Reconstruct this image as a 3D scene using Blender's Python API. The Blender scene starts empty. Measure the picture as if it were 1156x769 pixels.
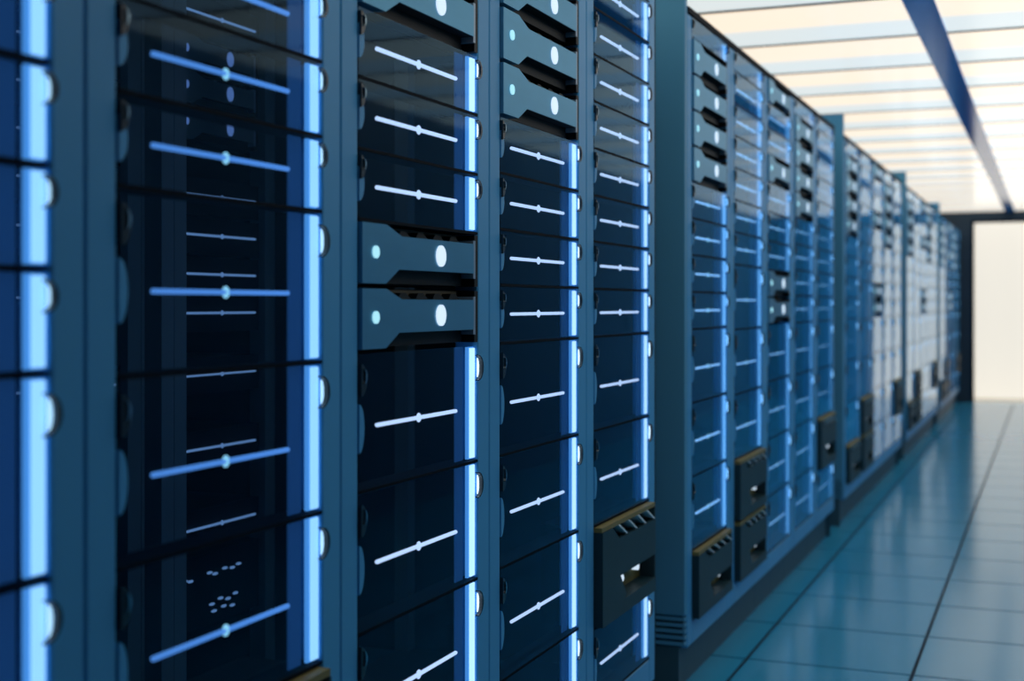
import bpy, bmesh, math
from mathutils import Vector

scene = bpy.context.scene
COL = scene.collection

# ------------------------------------------------------------------ camera, exposure, world
H_CAM = 1.20            # camera height
F_PX, W_PX, H_PX = 1505.0, 1156.0, 769.0
VPX, HORIZ = 1186.0, 344.0
YAW = math.atan((VPX - W_PX / 2) / F_PX)      # looks left of the aisle direction (+Y)
cam_d = bpy.data.cameras.new('camera')
cam = bpy.data.objects.new('camera', cam_d)
COL.objects.link(cam)
cam.location = (0, 0, H_CAM)
cam.rotation_euler = (math.pi / 2, 0, YAW)
cam_d.sensor_width = 36
cam_d.lens = F_PX / W_PX * 36
cam_d.shift_y = (HORIZ - H_PX / 2) / W_PX
cam_d.clip_start = 0.02
cam_d.dof.use_dof = True
cam_d.dof.focus_distance = 2.75
cam_d.dof.aperture_fstop = 2.7
scene.camera = cam

vs = scene.view_settings
vs.view_transform = 'Standard'
vs.look = 'None'
vs.gamma = 1
vs.use_curve_mapping = False
vs.exposure = 0.0
scene.cycles.transparent_max_bounces = 24
scene.cycles.max_bounces = 8
scene.cycles.sample_clamp_indirect = 4.0
scene.cycles.use_denoising = True

world = bpy.data.worlds.new('world')
scene.world = world
world.use_nodes = True
world.node_tree.nodes['Background'].inputs[0].default_value = (0.02, 0.06, 0.12, 1)
world.node_tree.nodes['Background'].inputs[1].default_value = 0.3

CEIL_POWER = 1.12        # luminous ceiling panels
CORRIDOR_POWER = 2.2    # unseen light added to brighten the room beyond the doorway

# ------------------------------------------------------------------ materials
MATS = {}


def principled(name, col, rough=0.5, metal=0.0, noise=0.0, nscale=8.0, bump=0.0, spec=0.5, stretch=None, tint=None):
    m = bpy.data.materials.new(name)
    m.use_nodes = True
    nt = m.node_tree
    b = nt.nodes['Principled BSDF']
    b.inputs['Base Color'].default_value = (*col, 1)
    b.inputs['Roughness'].default_value = rough
    b.inputs['Metallic'].default_value = metal
    b.inputs['Specular IOR Level'].default_value = spec
    if tint:
        b.inputs['Specular Tint'].default_value = (*tint, 1)
    if noise or bump:
        tc = nt.nodes.new('ShaderNodeTexCoord')
        mp = nt.nodes.new('ShaderNodeMapping')
        if stretch:
            mp.inputs['Scale'].default_value = stretch
        nt.links.new(tc.outputs['Object'], mp.inputs['Vector'])
        n = nt.nodes.new('ShaderNodeTexNoise')
        n.inputs['Scale'].default_value = nscale
        n.inputs['Detail'].default_value = 4
        nt.links.new(mp.outputs['Vector'], n.inputs['Vector'])
        if noise:
            r = nt.nodes.new('ShaderNodeMapRange')
            r.inputs['To Min'].default_value = 1 - noise
            r.inputs['To Max'].default_value = 1 + noise
            nt.links.new(n.outputs['Fac'], r.inputs['Value'])
            mx = nt.nodes.new('ShaderNodeVectorMath')
            mx.operation = 'SCALE'
            mx.inputs[0].default_value = col
            nt.links.new(r.outputs['Result'], mx.inputs['Scale'])
            nt.links.new(mx.outputs['Vector'], b.inputs['Base Color'])
        if bump:
            bp = nt.nodes.new('ShaderNodeBump')
            bp.inputs['Strength'].default_value = bump
            bp.inputs['Distance'].default_value = 0.002
            nt.links.new(n.outputs['Fac'], bp.inputs['Height'])
            nt.links.new(bp.outputs['Normal'], b.inputs['Normal'])
    MATS[name] = m
    return m


def emitter(name, col, power, sampled=True, gloss=0.0, rough=0.2):
    m = bpy.data.materials.new(name)
    m.use_nodes = True
    nt = m.node_tree
    b = nt.nodes['Principled BSDF']
    b.inputs['Base Color'].default_value = (*[c * 0.5 for c in col], 1)
    b.inputs['Roughness'].default_value = rough
    b.inputs['Specular IOR Level'].default_value = gloss
    b.inputs['Emission Color'].default_value = (*col, 1)
    b.inputs['Emission Strength'].default_value = power
    if not sampled:
        m.cycles.emission_sampling = 'NONE'
    MATS[name] = m
    return m


def glass_mat(name, haze_col, haze_amount, tint):
    """thin pane: see-through, mirror-like at grazing angles, with blue haze painted in as diffuse colour"""
    m = bpy.data.materials.new(name)
    m.use_nodes = True
    nt = m.node_tree
    nt.nodes.clear()
    N = nt.nodes.new
    L = nt.links.new
    out = N('ShaderNodeOutputMaterial')
    lw = N('ShaderNodeLayerWeight')
    lw.inputs['Blend'].default_value = 0.5
    geo = N('ShaderNodeNewGeometry')
    front = N('ShaderNodeMath'); front.operation = 'SUBTRACT'
    front.inputs[0].default_value = 1.0
    L(geo.outputs['Backfacing'], front.inputs[1])
    p5 = N('ShaderNodeMath'); p5.operation = 'POWER'; p5.inputs[1].default_value = 5
    L(lw.outputs['Facing'], p5.inputs[0])
    f = N('ShaderNodeMath'); f.operation = 'MULTIPLY_ADD'
    f.inputs[1].default_value = 0.93; f.inputs[2].default_value = 0.035
    L(p5.outputs[0], f.inputs[0])
    ff = N('ShaderNodeMath'); ff.operation = 'MULTIPLY'
    L(f.outputs[0], ff.inputs[0]); L(front.outputs[0], ff.inputs[1])
    p4 = N('ShaderNodeMath'); p4.operation = 'POWER'; p4.inputs[1].default_value = 12
    L(lw.outputs['Facing'], p4.inputs[0])
    a = N('ShaderNodeMath'); a.operation = 'MULTIPLY'; a.use_clamp = True; a.inputs[1].default_value = haze_amount
    L(p4.outputs[0], a.inputs[0])
    af = N('ShaderNodeMath'); af.operation = 'MULTIPLY'
    L(a.outputs[0], af.inputs[0]); L(front.outputs[0], af.inputs[1])
    tr = N('ShaderNodeBsdfTransparent'); tr.inputs[0].default_value = (*tint, 1)
    df = N('ShaderNodeBsdfDiffuse'); df.inputs[0].default_value = (*haze_col, 1)  # diffuse blue stands in for haze over the far glass
    gl = N('ShaderNodeBsdfGlossy'); gl.inputs['Color'].default_value = (0.80, 0.92, 1.0, 1)
    gl.inputs['Roughness'].default_value = 0.04
    # coated glass: bluish reflection at steep angles, neutral at grazing ones
    mr = N('ShaderNodeMapRange')
    mr.inputs['From Min'].default_value = 0.15; mr.inputs['From Max'].default_value = 0.55
    L(p5.outputs[0], mr.inputs['Value'])
    cm = N('ShaderNodeMix'); cm.data_type = 'RGBA'
    for sock in cm.inputs:
        if sock.type == 'RGBA' and sock.name == 'A':
            sock.default_value = (0.32, 0.56, 0.80, 1)
        if sock.type == 'RGBA' and sock.name == 'B':
            sock.default_value = (0.84, 0.94, 1.0, 1)
    L(mr.outputs['Result'], cm.inputs[0])
    L([o for o in cm.outputs if o.type == 'RGBA'][0], gl.inputs['Color'])
    m1 = N('ShaderNodeMixShader'); m2 = N('ShaderNodeMixShader')
    L(af.outputs[0], m1.inputs[0]); L(tr.outputs[0], m1.inputs[1]); L(df.outputs[0], m1.inputs[2])
    L(ff.outputs[0], m2.inputs[0]); L(m1.outputs[0], m2.inputs[1]); L(gl.outputs[0], m2.inputs[2])
    L(m2.outputs[0], out.inputs['Surface'])
    MATS[name] = m
    return m


principled('frame_paint', (0.08, 0.36, 0.68), 0.40, 0.0, spec=0.4, tint=(0.45, 0.78, 1.0), noise=0.10, nscale=3, stretch=(1, 1, 0.15))
principled('panel_paint', (0.085, 0.32, 0.54), 0.45, 0.0, spec=0.4, tint=(0.5, 0.8, 1.0), noise=0.06, nscale=3)
principled('dark_trim', (0.003, 0.007, 0.013), 0.6, spec=0.05, tint=(0.5, 0.8, 1.0))
principled('plinth_paint', (0.04, 0.105, 0.15), 0.5, spec=0.3)
principled('chassis_dark', (0.005, 0.007, 0.009), 0.5, spec=0.2)
principled('interior_dark', (0.004, 0.008, 0.013), 0.5, spec=0.2)
principled('liner_dark', (0.010, 0.018, 0.026), 0.6, spec=0.2)
principled('interior_post', (0.10, 0.16, 0.19), 0.45)
principled('latch_metal', (0.008, 0.02, 0.035), 0.25)
principled('glint_metal', (0.30, 0.42, 0.5), 0.25, 1.0)
principled('face_metal', (0.10, 0.32, 0.50), 0.32, 0.45, tint=(0.5, 0.8, 1.0), noise=0.12, nscale=5, stretch=(1, 1, 6))
principled('cap_metal', (0.30, 0.40, 0.52), 0.35, 0.3)
principled('vent_brown', (0.07, 0.055, 0.025), 0.6)
principled('vent_olive', (0.19, 0.16, 0.05), 0.55)
principled('fin_metal', (0.65, 0.78, 0.86), 0.4)
principled('module_dark', (0.014, 0.045, 0.062), 0.45, noise=0.1, nscale=6, spec=0.2)
principled('tile_floor', (0.032, 0.31, 0.55), 0.16, noise=0.06, nscale=1.2, spec=0.5, tint=(0.5, 0.82, 1.0))
MATS['tile_floor'].node_tree.nodes['Principled BSDF'].inputs['IOR'].default_value = 1.26
principled('tile_joint', (0.006, 0.025, 0.045), 0.6, spec=0.05)
principled('wall_dark', (0.012, 0.04, 0.075), 0.6)
principled('wall_blue', (0.12, 0.30, 0.48), 0.55)
principled('wall_white', (0.80, 0.76, 0.68), 0.7)
principled('ceiling_groove', (0.02, 0.05, 0.08), 0.5)
principled('channel_blue', (0.03, 0.38, 1.0), 0.12)
principled('ceiling_unlit', (0.10, 0.22, 0.33), 0.5)
emitter('panel_cream', (1.0, 0.85, 0.68), 0.92 * CEIL_POWER, gloss=0.25, rough=0.2)
emitter('panel_pale', (0.76, 0.82, 0.82), 0.86 * CEIL_POWER, gloss=0.25, rough=0.2)
emitter('lobby_glow', (0.85, 0.81, 0.725), 0.90)
emitter('added_lobby_light', (1.0, 0.93, 0.82), CORRIDOR_POWER)
emitter('strip_outer', (0.12, 0.42, 0.92), 0.75)
emitter('strip_white', (0.62, 0.84, 1.0), 1.5)
emitter('strip_blue', (0.42, 0.74, 1.0), 1.2)
emitter('strip_far', (0.26, 0.62, 1.0), 1.6)
emitter('bar_far', (0.34, 0.64, 1.0), 1.5, sampled=False)
emitter('bar_white', (0.74, 0.82, 1.0), 1.15, sampled=False)
emitter('bar_blue', (0.13, 0.36, 0.85), 0.8, sampled=False)
emitter('bar_dim', (0.16, 0.28, 0.50), 0.75, sampled=False)
emitter('halo_blue', (0.03, 0.13, 0.36), 0.26, sampled=False)
emitter('light_cyan', (0.42, 0.85, 1.0), 0.9, sampled=False)
emitter('light_oval', (0.68, 0.84, 1.0), 0.95, sampled=False)
emitter('light_dim', (0.16, 0.28, 0.62), 0.5, sampled=False)
glass_mat('glass_blue', (0.03, 0.44, 1.0), 5.0, (0.80, 0.90, 1.0))

# ------------------------------------------------------------------ mesh helpers (local: x towards the aisle, y along the row, z up)


class MB:
    def __init__(self):
        self.bm = bmesh.new()

    def box(self, x0, x1, y0, y1, z0, z1, bevel=0.0):
        r = bmesh.ops.create_cube(self.bm, size=1)
        vs_ = r['verts']
        for v in vs_:
            v.co = Vector((x0 + (v.co.x + .5) * (x1 - x0), y0 + (v.co.y + .5) * (y1 - y0), z0 + (v.co.z + .5) * (z1 - z0)))
        if bevel:
            es = set()
            for v in vs_:
                es.update(v.link_edges)
            bmesh.ops.bevel(self.bm, geom=list(es), offset=bevel, segments=1, affect='EDGES', profile=0.5)
        return self

    def prism(self, pts, x0, x1):
        """polygon in (y, z), counter-clockwise, extruded from x0 (back) to x1 (front)"""
        n = len(pts)
        a = [self.bm.verts.new((x0, y, z)) for y, z in pts]
        b = [self.bm.verts.new((x1, y, z)) for y, z in pts]
        self.bm.faces.new(b)
        self.bm.faces.new(list(reversed(a)))
        for i in range(n):
            j = (i + 1) % n
            self.bm.faces.new((a[i], a[j], b[j], b[i]))
        return self

    def tube_y(self, cx, cz, r, y0, y1, seg=8):
        a, b = [], []
        for i in range(seg):
            t = 2 * math.pi * (i + .5) / seg
            a.append(self.bm.verts.new((cx + r * math.cos(t), y0, cz + r * math.sin(t))))
            b.append(self.bm.verts.new((cx + r * math.cos(t), y1, cz + r * math.sin(t))))
        for i in range(seg):
            j = (i + 1) % seg
            self.bm.faces.new((a[i], b[i], b[j], a[j]))
        self.bm.faces.new(a)
        self.bm.faces.new(list(reversed(b)))
        return self

    def disc(self, cy, cz, ry, rz, x0, x1, seg=16):
        return self.prism([(cy + ry * math.cos(2 * math.pi * i / seg), cz + rz * math.sin(2 * math.pi * i / seg)) for i in range(seg)], x0, x1)

    def half_disc(self, cy, cz, ry, rz, x0, x1, seg=10):
        return self.prism([(cy + ry * math.cos(-math.pi / 2 + math.pi * i / seg), cz + rz * math.sin(-math.pi / 2 + math.pi * i / seg)) for i in range(seg + 1)], x0, x1)

    def half_ring(self, cy, cz, r0, r1, x0, x1, seg=10, span=math.pi):
        pts = []
        for i in range(seg + 1):
            t = -span / 2 + span * i / seg
            pts.append((math.cos(t), math.sin(t), 1 - abs(2 * i / seg - 1)))
        # crescent: thickest in the middle
        outer = [(cy + r1 * c, cz + r1 * s) for c, s, k in pts]
        inner = [(cy + (r1 - (r1 - r0) * (0.25 + 0.75 * k)) * c, cz + (r1 - (r1 - r0) * (0.25 + 0.75 * k)) * s) for c, s, k in pts]
        n = len(pts)
        bm = self.bm
        vo0 = [bm.verts.new((x0, *p)) for p in outer]; vo1 = [bm.verts.new((x1, *p)) for p in outer]
        vi0 = [bm.verts.new((x0, *p)) for p in inner]; vi1 = [bm.verts.new((x1, *p)) for p in inner]
        for i in range(n - 1):
            bm.faces.new((vi1[i], vo1[i], vo1[i + 1], vi1[i + 1]))
            bm.faces.new((vo0[i], vo0[i + 1], vo1[i + 1], vo1[i]))
            bm.faces.new((vi0[i + 1], vi0[i], vi1[i], vi1[i + 1]))
            bm.faces.new((vi0[i], vi0[i + 1], vo0[i + 1], vo0[i]))
        bm.faces.new((vi0[0], vo0[0], vo1[0], vi1[0]))
        bm.faces.new((vo0[-1], vi0[-1], vi1[-1], vo1[-1]))
        return self

    def gem(self, cx, cy, cz, ry, rz):
        r = bmesh.ops.create_uvsphere(self.bm, u_segments=10, v_segments=6, radius=1)
        for v in r['verts']:
            v.co = Vector((cx + v.co.x * min(ry, 0.0038), cy + v.co.y * ry, cz + v.co.z * rz))
        return self

    def mesh(self, name, mat, smooth=False):
        bmesh.ops.recalc_face_normals(self.bm, faces=self.bm.faces)
        me = bpy.data.meshes.new(name)
        self.bm.to_mesh(me)
        self.bm.free()
        me.materials.append(MATS[mat])
        if smooth:
            for p in me.polygons:
                p.use_smooth = True
        return me


def link(name, me, parent=None, loc=(0, 0, 0)):
    o = bpy.data.objects.new(name, me)
    COL.objects.link(o)
    o.location = loc
    if parent:
        o.parent = parent
    return o


def thing(name, label, cat, loc, group=None):
    o = bpy.data.objects.new(name, None)
    o.empty_display_size = 0.05
    COL.objects.link(o)
    o.location = loc
    o['label'] = label
    o['category'] = cat
    if group:
        o['group'] = group
    return o


def structure(o):
    o['kind'] = 'structure'
    return o


CACHE = {}


def cached(key, fn):
    if key not in CACHE:
        CACHE[key] = fn()
    return CACHE[key]


# ------------------------------------------------------------------ layout numbers
D0 = 1.038                       # lateral distance of the cabinet fronts from the camera
BLOCK0, PERIOD, NBLOCK = 0.639, 3.365, 5
PITCH = 0.60
OPEN_W = 0.449                   # glass opening
UNIT_W = 0.485                   # opening + edge light
FAR_Y = 17.27
CEIL_Z = 2.34
LEFT_X, RIGHT_X, BACK_Y = -3.1, 1.45, -3.0
DOOR_D0, DOOR_D1, DOOR_TOP = 0.885, -0.034, 2.217
ORD = ['first', 'second', 'third', 'fourth', 'fifth', 'sixth', 'seventh', 'eighth', 'ninth', 'tenth', 'eleventh', 'twelfth', 'thirteenth', 'fourteenth', 'fifteenth']
BLOCKS = ['nearest', 'second', 'third', 'fourth', 'farthest']


def project(x, y, z):
    d = -x
    c, s = math.cos(YAW), math.sin(YAW)
    dep = y * c + d * s
    px = W_PX / 2 + F_PX * (y * s - d * c) / dep
    py = HORIZ - F_PX * (z - H_CAM) / dep
    return px, py


# ------------------------------------------------------------------ room shell
# floor slab and its tiles
TILE, GAP = 0.54, 0.012
floor = structure(link('floor', MB().box(LEFT_X, RIGHT_X, BACK_Y, FAR_Y, -0.10, -0.004).mesh('floor', 'tile_joint')))
tile_me = MB().box(GAP / 2, TILE - GAP / 2, GAP / 2, TILE - GAP / 2, -0.004, 0.0).mesh('floor_tile', 'tile_floor')
tile_y0 = 4.486 - TILE * 13
for j in range(38):
    y = tile_y0 + j * TILE
    if y + TILE > FAR_Y + 0.3 or y < BACK_Y:
        continue
    for i in range(5):
        x = -0.955 - TILE + i * TILE
        link('floor_tile', tile_me, floor, (x, y, 0))
edge_me = MB().box(LEFT_X, -0.955 - TILE - GAP / 2, BACK_Y, FAR_Y, -0.004, 0.0).mesh('floor_border', 'tile_floor')
link('floor_border', edge_me, floor)
edge_me = MB().box(-0.955 + 4 * TILE + GAP / 2, RIGHT_X, BACK_Y, FAR_Y, -0.004, 0.0).mesh('floor_border', 'tile_floor')
link('floor_border', edge_me, floor)

# ceiling: dark slab, rows of luminous panels parted by grooves, one lengthwise channel
ceiling = structure(link('ceiling', MB().box(LEFT_X, RIGHT_X, BACK_Y, FAR_Y, CEIL_Z + 0.02, CEIL_Z + 0.12).mesh('ceiling', 'ceiling_groove')))
CH0, CH1 = -0.516, -0.40         # channel in x
MOD, SEAM0 = 0.7475, 5.116
y = SEAM0 - MOD * 11
k = -11
while y < FAR_Y - 0.05:
    ya, yb, yc = y + 0.018, y + MOD * 0.56, y + MOD - 0.018
    ya, yb, yc = [min(max(v, BACK_Y), FAR_Y) for v in (ya, yb, yc)]
    lit = k >= -5
    for (xa, xb) in ((LEFT_X, CH0), (CH1, RIGHT_X)):
        if yb - ya > 0.03:
            link('light_panel' if lit else 'ceiling_panel', MB().box(xa, xb, ya, yb, CEIL_Z, CEIL_Z + 0.02).mesh('light_panel', 'panel_cream' if lit else 'ceiling_unlit'), ceiling)
        if yc - yb > 0.03:
            link('pale_panel' if lit else 'ceiling_panel', MB().box(xa, xb, yb, yc, CEIL_Z, CEIL_Z + 0.02).mesh('pale_panel', 'panel_pale' if lit else 'ceiling_unlit'), ceiling)
    if BACK_Y < y:
        for (xa, xb) in ((LEFT_X, CH0), (CH1, RIGHT_X)):
            link('joint_strip', MB().box(xa, xb, y - 0.0175, y + 0.0175, CEIL_Z - 0.001, CEIL_Z + 0.02).mesh('joint_strip', 'ceiling_groove'), ceiling)
    y += MOD
    k += 1
link('channel', MB().box(CH0 + 0.001, CH1 - 0.001, BACK_Y, FAR_Y, CEIL_Z - 0.006, CEIL_Z + 0.02).mesh('channel', 'channel_blue'), ceiling)

# walls
structure(link('wall_left', MB().box(LEFT_X - 0.1, LEFT_X, BACK_Y, FAR_Y, 0, CEIL_Z + 0.02).mesh('wall_left', 'wall_dark')))
structure(link('wall_right', MB().box(RIGHT_X, RIGHT_X + 0.1, BACK_Y, FAR_Y, 0, CEIL_Z + 0.02).mesh('wall_right', 'wall_blue')))
structure(link('wall_back', MB().box(LEFT_X - 0.1, RIGHT_X + 0.1, BACK_Y - 0.1, BACK_Y, 0, CEIL_Z + 0.02).mesh('wall_back', 'wall_dark')))
wf = MB()
wf.box(LEFT_X - 0.1, -DOOR_D0, FAR_Y, FAR_Y + 0.12, 0, CEIL_Z + 0.02)
wf.box(-DOOR_D1, RIGHT_X + 0.1, FAR_Y, FAR_Y + 0.12, 0, CEIL_Z + 0.02)
wf.box(-DOOR_D0, -DOOR_D1, FAR_Y, FAR_Y + 0.12, DOOR_TOP, CEIL_Z + 0.02)
structure(link('wall_far', wf.mesh('wall_far', 'wall_dark')))
# door frame
dr = structure(link('door_1', MB().box(-DOOR_D0 - 0.012, -DOOR_D0 + 0.012, FAR_Y - 0.02, FAR_Y + 0.13, 0, DOOR_TOP + 0.012).box(
    -DOOR_D1 - 0.012, -DOOR_D1 + 0.012, FAR_Y - 0.02, FAR_Y + 0.13, 0, DOOR_TOP + 0.012).mesh('door_frame', 'dark_trim')))
link('lintel', MB().box(-DOOR_D0 + 0.012, -DOOR_D1 - 0.012, FAR_Y - 0.02, FAR_Y + 0.13, DOOR_TOP - 0.012, DOOR_TOP + 0.012).mesh('lintel', 'dark_trim'), dr)
# bright lobby beyond the doorway
LB = FAR_Y + 0.9
structure(link('glow_wall_1', MB().box(-3.0, 2.0, LB, LB + 0.1, 0, 2.8).mesh('glow_wall_1', 'lobby_glow')))  # added glowing back wall, fills the doorway with even brightness
structure(link('wall_lobby', MB().box(-3.0, -2.9, FAR_Y + 0.12, LB, 0, 2.8).box(
    2.0, 2.1, FAR_Y + 0.12, LB, 0, 2.8).mesh('wall_lobby', 'wall_white')))
structure(link('floor_lobby', MB().box(-3.0, 2.1, FAR_Y, LB + 0.1, -0.10, -0.002).mesh('floor_lobby', 'wall_white')))
clb = structure(link('ceiling_lobby', MB().box(-3.0, 2.1, FAR_Y + 0.12, LB + 0.1, 2.8, 2.9).mesh('ceiling_lobby', 'wall_white')))
link('added_light_panel', MB().box(-2.6, 1.7, FAR_Y + 0.3, LB - 0.05, 2.78, 2.799).mesh('added_light_panel', 'added_lobby_light'), clb)  # unseen light panel, added to brighten the lobby

# ------------------------------------------------------------------ cabinets


def rack(label, loc, group, open_back):
    r = thing('server_rack', label, 'server rack', loc, group)
    P = PITCH
    link('stile', cached('stile', lambda: MB().box(-0.05, 0, 0.001, 0.0565, 0.14, 2.10, 0.003).mesh('stile', 'frame_paint')), r)
    link('stile', cached('stile2', lambda: MB().box(-0.05, 0, P - 0.0565, P - 0.001, 0.14, 2.10, 0.003).mesh('stile', 'frame_paint')), r)
    link('bottom_rail', cached('brail', lambda: MB().box(-0.05, 0, 0.0565, P - 0.0565, 0.14, 0.2115, 0.003).mesh('bottom_rail', 'frame_paint')), r)
    link('top_rail', cached('trail', lambda: MB().box(-0.06, 0.004, 0.001, P - 0.001, 2.103, 2.121).mesh('top_rail', 'dark_trim')), r)
    link('plinth', cached('plinth', lambda: MB().box(-0.8, -0.04, 0.001, P - 0.001, 0.0, 0.139).mesh('plinth', 'plinth_paint')), r)
    link('roof_shade_panel', cached('roof', lambda: MB().box(-0.90, -0.061, 0.001, P - 0.001, 2.103, 2.118).mesh('roof_shade_panel', 'interior_dark')), r)  # unseen roof, put in to keep ceiling light out of the interior
    link('base_panel', cached('base', lambda: MB().box(-0.80, -0.051, 0.001, P - 0.001, 0.14, 0.155).mesh('base_panel', 'interior_dark')), r)
    for key, y0, y1 in (('rp1', 0.001, 0.045), ('rp2', P - 0.045, P - 0.001)):
        link('rear_post', cached(key, lambda: MB().box(-0.80, -0.755, y0, y1, 0.155, 2.103).mesh('rear_post', 'interior_post')), r)
    if not open_back:
        link('back_panel', cached('back', lambda: MB().box(-0.82, -0.802, 0.001, P - 0.001, 0.14, 2.103).mesh('back_panel', 'interior_dark')), r)
    return r


def glass_unit(label, loc, h, group, strip, bar, detail=True):
    u = thing('glass_server_unit', label, 'server unit', loc, group)
    hk = round(h, 3)
    big = h > 0.18
    tiny = h < 0.09
    bz = h * (0.455 if big else 0.5)
    kz = h - (0.045 if big else 0.030 if not tiny else 0.024)
    kr = 0.023 if big else 0.017 if not tiny else 0.012
    link('glass_panel', cached(('gp', hk), lambda: MB().box(-0.003, 0, 0.001, UNIT_W - 0.001, 0.003, h - 0.003).mesh('glass_panel', 'glass_blue')), u)
    link('bottom_edge', cached(('be', hk), lambda: MB().box(-0.05, 0.0005, 0.001, UNIT_W - 0.001, -0.0025, 0.0025).mesh('bottom_edge', 'dark_trim')), u)

    def strip_me():
        mb = MB().box(-0.014, -0.0085, OPEN_W + 0.006, UNIT_W - 0.002, 0.005, h - 0.005)
        return mb.mesh('edge_light', 'strip_outer')

    def core_me():
        mb = MB().box(-0.0085, -0.005, OPEN_W + 0.013, UNIT_W - 0.003, 0.007, h - 0.007)
        mb.half_disc(UNIT_W - 0.008, kz, 0.0075, kr * 0.8, 0.0012, 0.003)
        return mb.mesh('light_core', strip)
    el = link('edge_light', cached(('el', hk), strip_me), u)
    link('light_core', cached(('lc', hk, strip), core_me), el)
    link('halo_band', cached(('lg', hk), lambda: MB().box(-0.018, -0.015, 0.412, 0.447, 0.004, h - 0.004).mesh('halo_band', 'halo_blue')), u)  # emissive blue band stands in for the strip's glow halo
    if not tiny:
        b = link('light_bar', cached(('lb', hk, bar), lambda: MB().tube_y(-0.007, bz, 0.0036, 0.0765, 0.3965).mesh('light_bar', bar, True)), u)
        if detail:
            link('bead', cached(('bd', hk, bar), lambda: MB().gem(-0.007, 0.2365, bz, 0.0075, 0.0085).mesh('bead', 'bar_white' if bar == 'bar_white' else 'light_cyan', True)), b)
    if detail:
        link('latch_shadow_ring', cached(('lr', hk), lambda: MB().half_ring(UNIT_W - 0.016, kz, kr - 0.005, kr + 0.002, 0.0015, 0.009).mesh('latch_shadow_ring', 'latch_metal')), u)  # dark rim of the latch, drawn together with its crescent shadow
        kn = link('latch_knob', cached(('kn', hk), lambda: MB().half_disc(0.0, kz, kr * 0.8, kr * 1.15, -0.004, 0.006).mesh('latch_knob', 'latch_metal')), u)
        link('painted_glint', cached(('gc', hk), lambda: MB().half_ring(0.0015, kz + kr * 0.25, kr * 0.35, kr * 0.6, 0.006, 0.009, 6, 2.2).mesh('painted_glint', 'glint_metal')), kn)  # bright crescent laid on the knob as its highlight
        if not tiny:
            link('holder', cached(('ho', hk), lambda: MB().half_disc(0.0, bz, 0.017, 0.040 if big else 0.028, -0.03, 0.002).mesh('holder', 'frame_paint')), u)
    return u


def server_unit(label, loc, h, group, mats=('light_cyan', 'light_oval'), detail=True, face='face_metal'):
    u = thing('server_unit', label, 'server unit', loc, group)
    hk = round(h, 3)
    W = UNIT_W
    link('chassis', cached(('ch', hk), lambda: MB().box(-0.14, -0.050, 0.003, W - 0.004, 0.003, h - 0.003).mesh('chassis', 'chassis_dark')), u)

    def plate():
        t, b = h - 0.004, 0.004
        pts = [(0.003, b), (0.085, b), (0.135, 0.27 * h), (0.452, 0.27 * h), (0.452, 0.80 * h), (0.145, 0.80 * h), (0.088, t), (0.003, t)]
        return MB().prism(pts, -0.050, 0.006).mesh('face_plate', face)
    link('face_plate', cached(('fp', hk, face), plate), u)
    if detail:
        # dark soffits under and over the narrow part of the plate
        link('vent_tray', cached(('vt', hk), lambda: MB().prism([(0.088, 0.005), (0.45, 0.005), (0.45, 0.265 * h), (0.137, 0.265 * h)], -0.052, -0.020).mesh('vent_tray', 'chassis_dark')), u)
        tv = link('top_vent', cached(('tv', hk), lambda: MB().prism([(0.148, 0.805 * h), (0.45, 0.805 * h), (0.45, h - 0.005), (0.092, h - 0.005)], -0.052, -0.030).mesh('top_vent', 'vent_brown')), u)
        for i in range(4):
            y0 = 0.165 + i * 0.07
            link('louver', cached(('lo', hk, i), lambda: MB().prism([(y0, 0.81 * h), (y0 + 0.05, 0.81 * h), (y0 + 0.03, h - 0.010), (y0 + 0.01, h - 0.010)], -0.030, -0.012).mesh('louver', 'chassis_dark')), tv)
        link('soffit', cached(('so', hk), lambda: MB().prism([(0.10, 0.012), (0.137, 0.262 * h), (0.450, 0.262 * h), (0.450, 0.268 * h), (0.133, 0.268 * h), (0.090, 0.012)], -0.048, 0.004).mesh('soffit', 'chassis_dark')), u)
        link('side_cheek', cached(('sc', hk), lambda: MB().box(-0.050, 0.001, 0.466, W - 0.003, 0.004, h - 0.004).mesh('side_cheek', 'chassis_dark')), u)
        link('end_cap', cached(('ec', hk), lambda: MB().box(-0.045, 0.004, 0.4545, 0.464, 0.18 * h, 0.86 * h).mesh('end_cap', 'cap_metal')), u)
    link('power_light', cached(('pl', hk, mats[0]), lambda: MB().disc(0.047, 0.52 * h, 0.0105, 0.0105, 0.006, 0.009, 14).mesh('power_light', mats[0])), u)
    link('status_light', cached(('sl', hk, mats[1]), lambda: MB().disc(0.300, 0.535 * h, 0.0195, 0.0195, 0.006, 0.009, 18).mesh('status_light', mats[1])), u)
    return u


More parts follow.
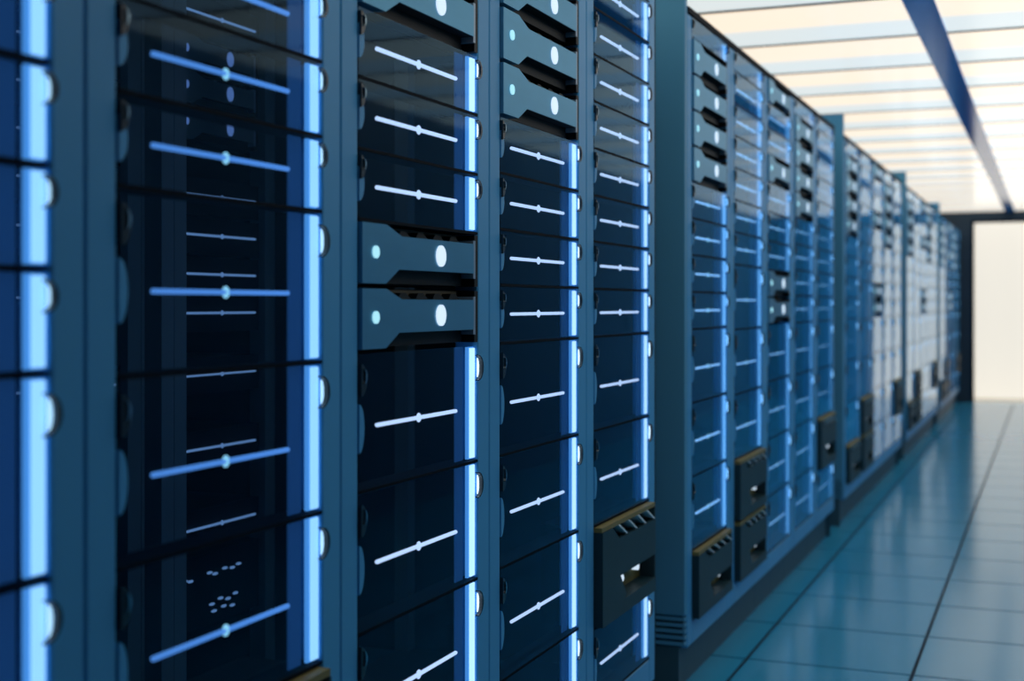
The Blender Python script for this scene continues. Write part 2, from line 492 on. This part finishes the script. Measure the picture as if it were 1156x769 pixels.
def storage_module(label, loc, h, group, detail=True):
    u = thing('storage_module', label, 'storage module', loc, group)
    hk = round(h, 3)
    W = UNIT_W
    link('chassis', cached(('mc', hk), lambda: MB().box(-0.14, -0.050, 0.003, W - 0.004, 0.003, h - 0.003).mesh('chassis', 'chassis_dark')), u)

    def plate():
        mb = MB()
        t = h - 0.004
        # upper plate with the sloped step at its left end
        mb.prism([(0.003, 0.42 * h), (0.475, 0.42 * h), (0.475, 0.80 * h), (0.14, 0.80 * h), (0.085, t - 0.012), (0.003, t - 0.012)], -0.050, 0.022)
        mb.prism([(0.003, 0.004), (0.15, 0.004), (0.20, 0.20 * h), (0.15, 0.42 * h), (0.003, 0.42 * h)], -0.050, 0.022)
        mb.prism([(0.15, 0.004), (0.475, 0.004), (0.475, 0.16 * h), (0.19, 0.16 * h)], -0.050, 0.022)
        return mb.mesh('face_plate', 'module_dark')
    link('face_plate', cached(('mp', hk), plate), u)
    if detail:
        link('top_edge', cached(('mt', hk), lambda: MB().box(-0.050, 0.020, 0.003, 0.475, h - 0.015, h - 0.004).mesh('top_edge', 'vent_olive')), u)
        bay = link('vent_bay', cached(('mb', hk), lambda: MB().prism([(0.145, 0.805 * h), (0.475, 0.805 * h), (0.475, h - 0.016), (0.09, h - 0.016)], -0.050, -0.012).mesh('vent_bay', 'chassis_dark')), u)
        for i in range(4):
            y0 = 0.135 + i * 0.085
            link('fin', cached(('mf', hk, i), lambda: MB().prism([(y0 + 0.070, 0.81 * h), (y0 + 0.081, 0.81 * h), (y0 + 0.012, h - 0.016), (y0, h - 0.016)], -0.012, 0.021).mesh('fin', 'fin_metal')), bay)
        link('side_cheek', cached(('ms', hk), lambda: MB().box(-0.050, 0.018, 0.476, W - 0.003, 0.004, h - 0.018).mesh('side_cheek', 'module_dark')), u)
        pk = link('pocket', cached(('mk', hk), lambda: MB().prism([(0.195, 0.165 * h), (0.475, 0.165 * h), (0.475, 0.415 * h), (0.165, 0.415 * h)], -0.050, -0.025).mesh('pocket', 'vent_olive')), u)
        for i, (yy, zz, r) in enumerate(((0.215, 0.27 * h, 0.007), (0.265, 0.30 * h, 0.009), (0.405, 0.32 * h, 0.010))):
            link('pocket_light', cached(('ml', hk, i), lambda: MB().disc(yy, zz, r, r, -0.025, -0.008, 12).mesh('pocket_light', 'light_oval')), pk)
    return u


def end_panel(label, y0, y1, loc_y, top, depth, louvers, group):
    e = thing('end_panel', label, 'end panel', (-D0, loc_y, 0), group)
    t = y1 - y0
    link('panel_sheet', cached(('ps', round(t, 3), top, depth), lambda: MB().box(-depth, 0.0, 0, t, 0.245 if louvers else 0.14, top, 0.002).mesh('panel_sheet', 'panel_paint' if louvers else 'liner_dark')), e, (0, y0 - loc_y, 0))
    link('base_block', cached(('bb', round(t, 3), louvers, depth), lambda: MB().box(-depth, -0.02, 0.004, t, 0.0, 0.15 if louvers else 0.139).mesh('base_block', 'plinth_paint')), e, (0, y0 - loc_y, 0))
    if louvers:
        link('grille_back', cached(('gb', round(t, 3), depth), lambda: MB().box(-depth, -0.012, 0.012, t, 0.15, 0.245).mesh('grille_back', 'dark_trim')), e, (0, y0 - loc_y, 0))
        lm = cached(('lv', round(t, 3), depth), lambda: MB().box(-depth + 0.01, -0.001, 0.0, t, 0.0, 0.011).mesh('louver', 'panel_paint'))
        for i in range(5):
            link('louver', lm, e, (0, y0 - loc_y, 0.153 + i * 0.019))
    return e


# unit stacks, heights relative to the camera (top to bottom): G glass, P plated server, M storage module
STACKS = [
    [('G', .902), ('P', .835), ('P', .7225), ('P', .610), ('P', .4975), ('G', .385), ('G', .271), ('G', .156), ('G', .040), ('G', -.077), ('G', -.307), ('G', -.538), ('M', -.768), (None, -.985)],
    [('G', .902), ('G', .830), ('G', .716), ('G', .601), ('G', .487), ('G', .373), ('G', .258), ('G', .143), ('G', -.088), ('G', -.319), ('M', -.550), ('M', -.768), (None, -.985)],
    [('P', .902), ('G', .802), ('G', .702), ('P', .600), ('G', .487), ('G', .370), ('G', .254), ('P', .139), ('P', .031), ('G', -.077), ('G', -.305), ('G', -.535), ('G', -.763), (None, -.985)],
    [('G', .902), ('P', .836), ('P', .7235), ('P', .611), ('P', .4985), ('G', .386), ('G', .269), ('G', .154), ('G', .040), ('G', -.079), ('G', -.308), ('G', -.537), ('G', -.768), (None, -.985)],
    [('G', .902), ('G', .845), ('G', .730), ('G', .615), ('G', .500), ('G', .385), ('G', .269), ('G', .155), ('G', .039), ('G', -.079), ('G', -.310), ('M', -.544), ('G', -.797), (None, -.985)],
]
KIND = {'G': 'glass server unit', 'P': 'metal-faced server', 'M': 'dark storage module'}
PLACE = ['nearest', 'second', 'middle', 'fourth', 'farthest']

for b in range(NBLOCK):
    c0 = BLOCK0 + b * PERIOD
    bl = BLOCKS[b]
    end_panel('tall blue end panel with low grille closing the near end of the %s cabinet block' % bl, c0 - 0.022, c0 + 0.0085, c0 - 0.022, 2.23, 0.86, True, 'tall end panels')
    end_panel('dark side panel closing the far end of the %s cabinet block' % bl, c0 + 3.0115, c0 + 3.018, c0 + 3.0115, 2.10, 1.02 if b == 0 else 0.86, False, 'far side panels')
    for k in range(5):
        y0 = c0 + 0.0095 + k * PITCH
        rack('blue framed server rack, %s along the %s cabinet block' % (ORD[k] if k < 4 else 'last', bl), (-D0, y0, 0), 'server racks along the aisle', b == 0)
        st = STACKS[k]
        seen = {}
        for i in range(len(st) - 1):
            kind, zt = st[i]
            zb = st[i + 1][1]
            h = round((zt - zb) / 0.0005) * 0.0005 - 0.0005
            loc = (-D0, y0 + 0.0575, H_CAM + zb)
            cx, cy = project(-D0, loc[1] + 0.45, loc[2] + h / 2)
            inview = cy > -35
            if inview:
                n = seen.get(kind, 0)
                seen[kind] = n + 1
                pos = ORD[n] + ' in view from top'
            else:
                pos = '%s from rack top above the picture' % ORD[i]
            near = b < 2
            if kind == 'G':
                size = 'tall ' if h > 0.18 else 'slim '
                lab = '%sglass server unit, %s, %s rack of %s block' % (size, pos, ORD[k], bl)
                blue = (b == 0 and k < 2)
                far = b > 0
                glass_unit(lab, loc, h, 'glass server units', 'strip_blue' if blue else 'strip_far' if far else 'strip_white', 'bar_blue' if blue else 'bar_far' if far else 'bar_white', b < 3)
            elif kind == 'P':
                lab = ('metal-faced server with round lights, %s,' if inview else 'metal-faced server %s,') + ' %s rack of %s block'
                lab = lab % (pos, ORD[k], bl)
                server_unit(lab, loc, h, 'metal-faced servers', detail=b < 4)
            else:
                lab = 'dark storage module with slanted fins, %s, %s rack of %s block' % (pos, ORD[k], bl)
                storage_module(lab, loc, h, 'dark storage modules', detail=b < 4)

# ------------------------------------------------------------------ second row standing behind the nearest block, seen through its glass
DR = 2.04
for q, (cy, heights) in enumerate(((1.814, None), (2.414, (.69, .586, .483, .38, .277, .171, .015, -.19)), (3.014, (.76, .285, .182, .08, -.022, -.184, -.377, -.583)))):
    r = thing('rear_rack', ('dark rack %s behind the nearest block' % ('seen past the left post', 'seen through the glass left of the centre', 'seen through the second rack glass')[q]), 'server rack', (-DR, cy - 0.3, 0), 'racks behind the nearest block')
    for nm, ya, yb in (('post', -0.058, 0.02), ('post', 0.022, 0.109), ('post', 0.49, 0.54)):
        link(nm, cached(('rpost', ya), lambda: MB().box(-0.05, 0.0, ya, yb, 0.0, 2.10).mesh('post', 'interior_post')), r)
    link('back_sheet', cached('rback', lambda: MB().box(-0.50, -0.48, -0.058, 0.54, 0.0, 2.10).mesh('back_sheet', 'interior_dark')), r)
    link('roof_shade_panel', cached('rroof', lambda: MB().box(-0.50, 0.098, -0.058, 0.54, 2.1005, 2.118).mesh('roof_shade_panel', 'interior_dark')), r)  # unseen rear roof, closes the gap against ceiling light
    if q == 2:
        link('blocking_sheet', MB().box(-0.50, 0.09, 0.541, 0.551, 0.0, 2.10).mesh('blocking_sheet', 'interior_dark'), r)  # dark sheet added to hide the lit floor behind the racks
    if not heights:
        continue
    for i, hz in enumerate(heights):
        u = thing('rear_unit', 'dim light bar unit, %s from top in rear rack %s' % (ORD[i], ('left of the inner post', 'right of the inner post')[q - 1]), 'server unit', (-DR, cy - 0.19, H_CAM + hz - 0.05), 'dim units behind the glass')
        link('tray', cached('rtray', lambda: MB().box(-0.40, -0.02, 0.0, 0.378, 0.0, 0.096).mesh('tray', 'interior_dark')), u)
        lb = link('light_bar', cached('rbar', lambda: MB().tube_y(-0.014, 0.05, 0.0032, 0.028, 0.35).mesh('light_bar', 'bar_dim', True)), u)
        link('bead', cached('rbead', lambda: MB().gem(-0.013, 0.19, 0.05, 0.006, 0.007).mesh('bead', 'bar_dim', True)), lb)
    if q == 2:
        u = thing('rear_storage', 'dim storage unit with specks of light low behind the second rack glass', 'storage module', (-DR, cy - 0.19, H_CAM - 0.845))
        link('tray', MB().box(-0.40, -0.02, 0.0, 0.378, 0.0, 0.19).mesh('tray', 'interior_dark'), u)
        dot = MB().disc(0, 0, 0.011, 0.0035, -0.02, -0.016, 8).mesh('indicator_light', 'bar_dim')
        for yy, zz in ((0.03, 0.135), (0.055, 0.13), (0.14, 0.137), (0.165, 0.13), (0.21, 0.137), (0.245, 0.132), (0.275, 0.137),
                       (0.15, 0.052), (0.19, 0.06), (0.225, 0.052), (0.26, 0.06), (0.16, 0.032), (0.205, 0.036), (0.245, 0.03)):
            link('indicator_light', dot, u, (0, yy, zz))
        for i, hz in enumerate((.658, .564, .47)):
            s = server_unit('dim server with paired round lights, %s from top behind the second rack glass' % ORD[i], (-DR - 0.02, cy - 0.19, H_CAM + hz - 0.045), 0.0925, 'dim servers behind the glass', ('light_dim', 'light_dim'), True, 'interior_post')
            s.scale = (0.7, 0.77, 1.0)
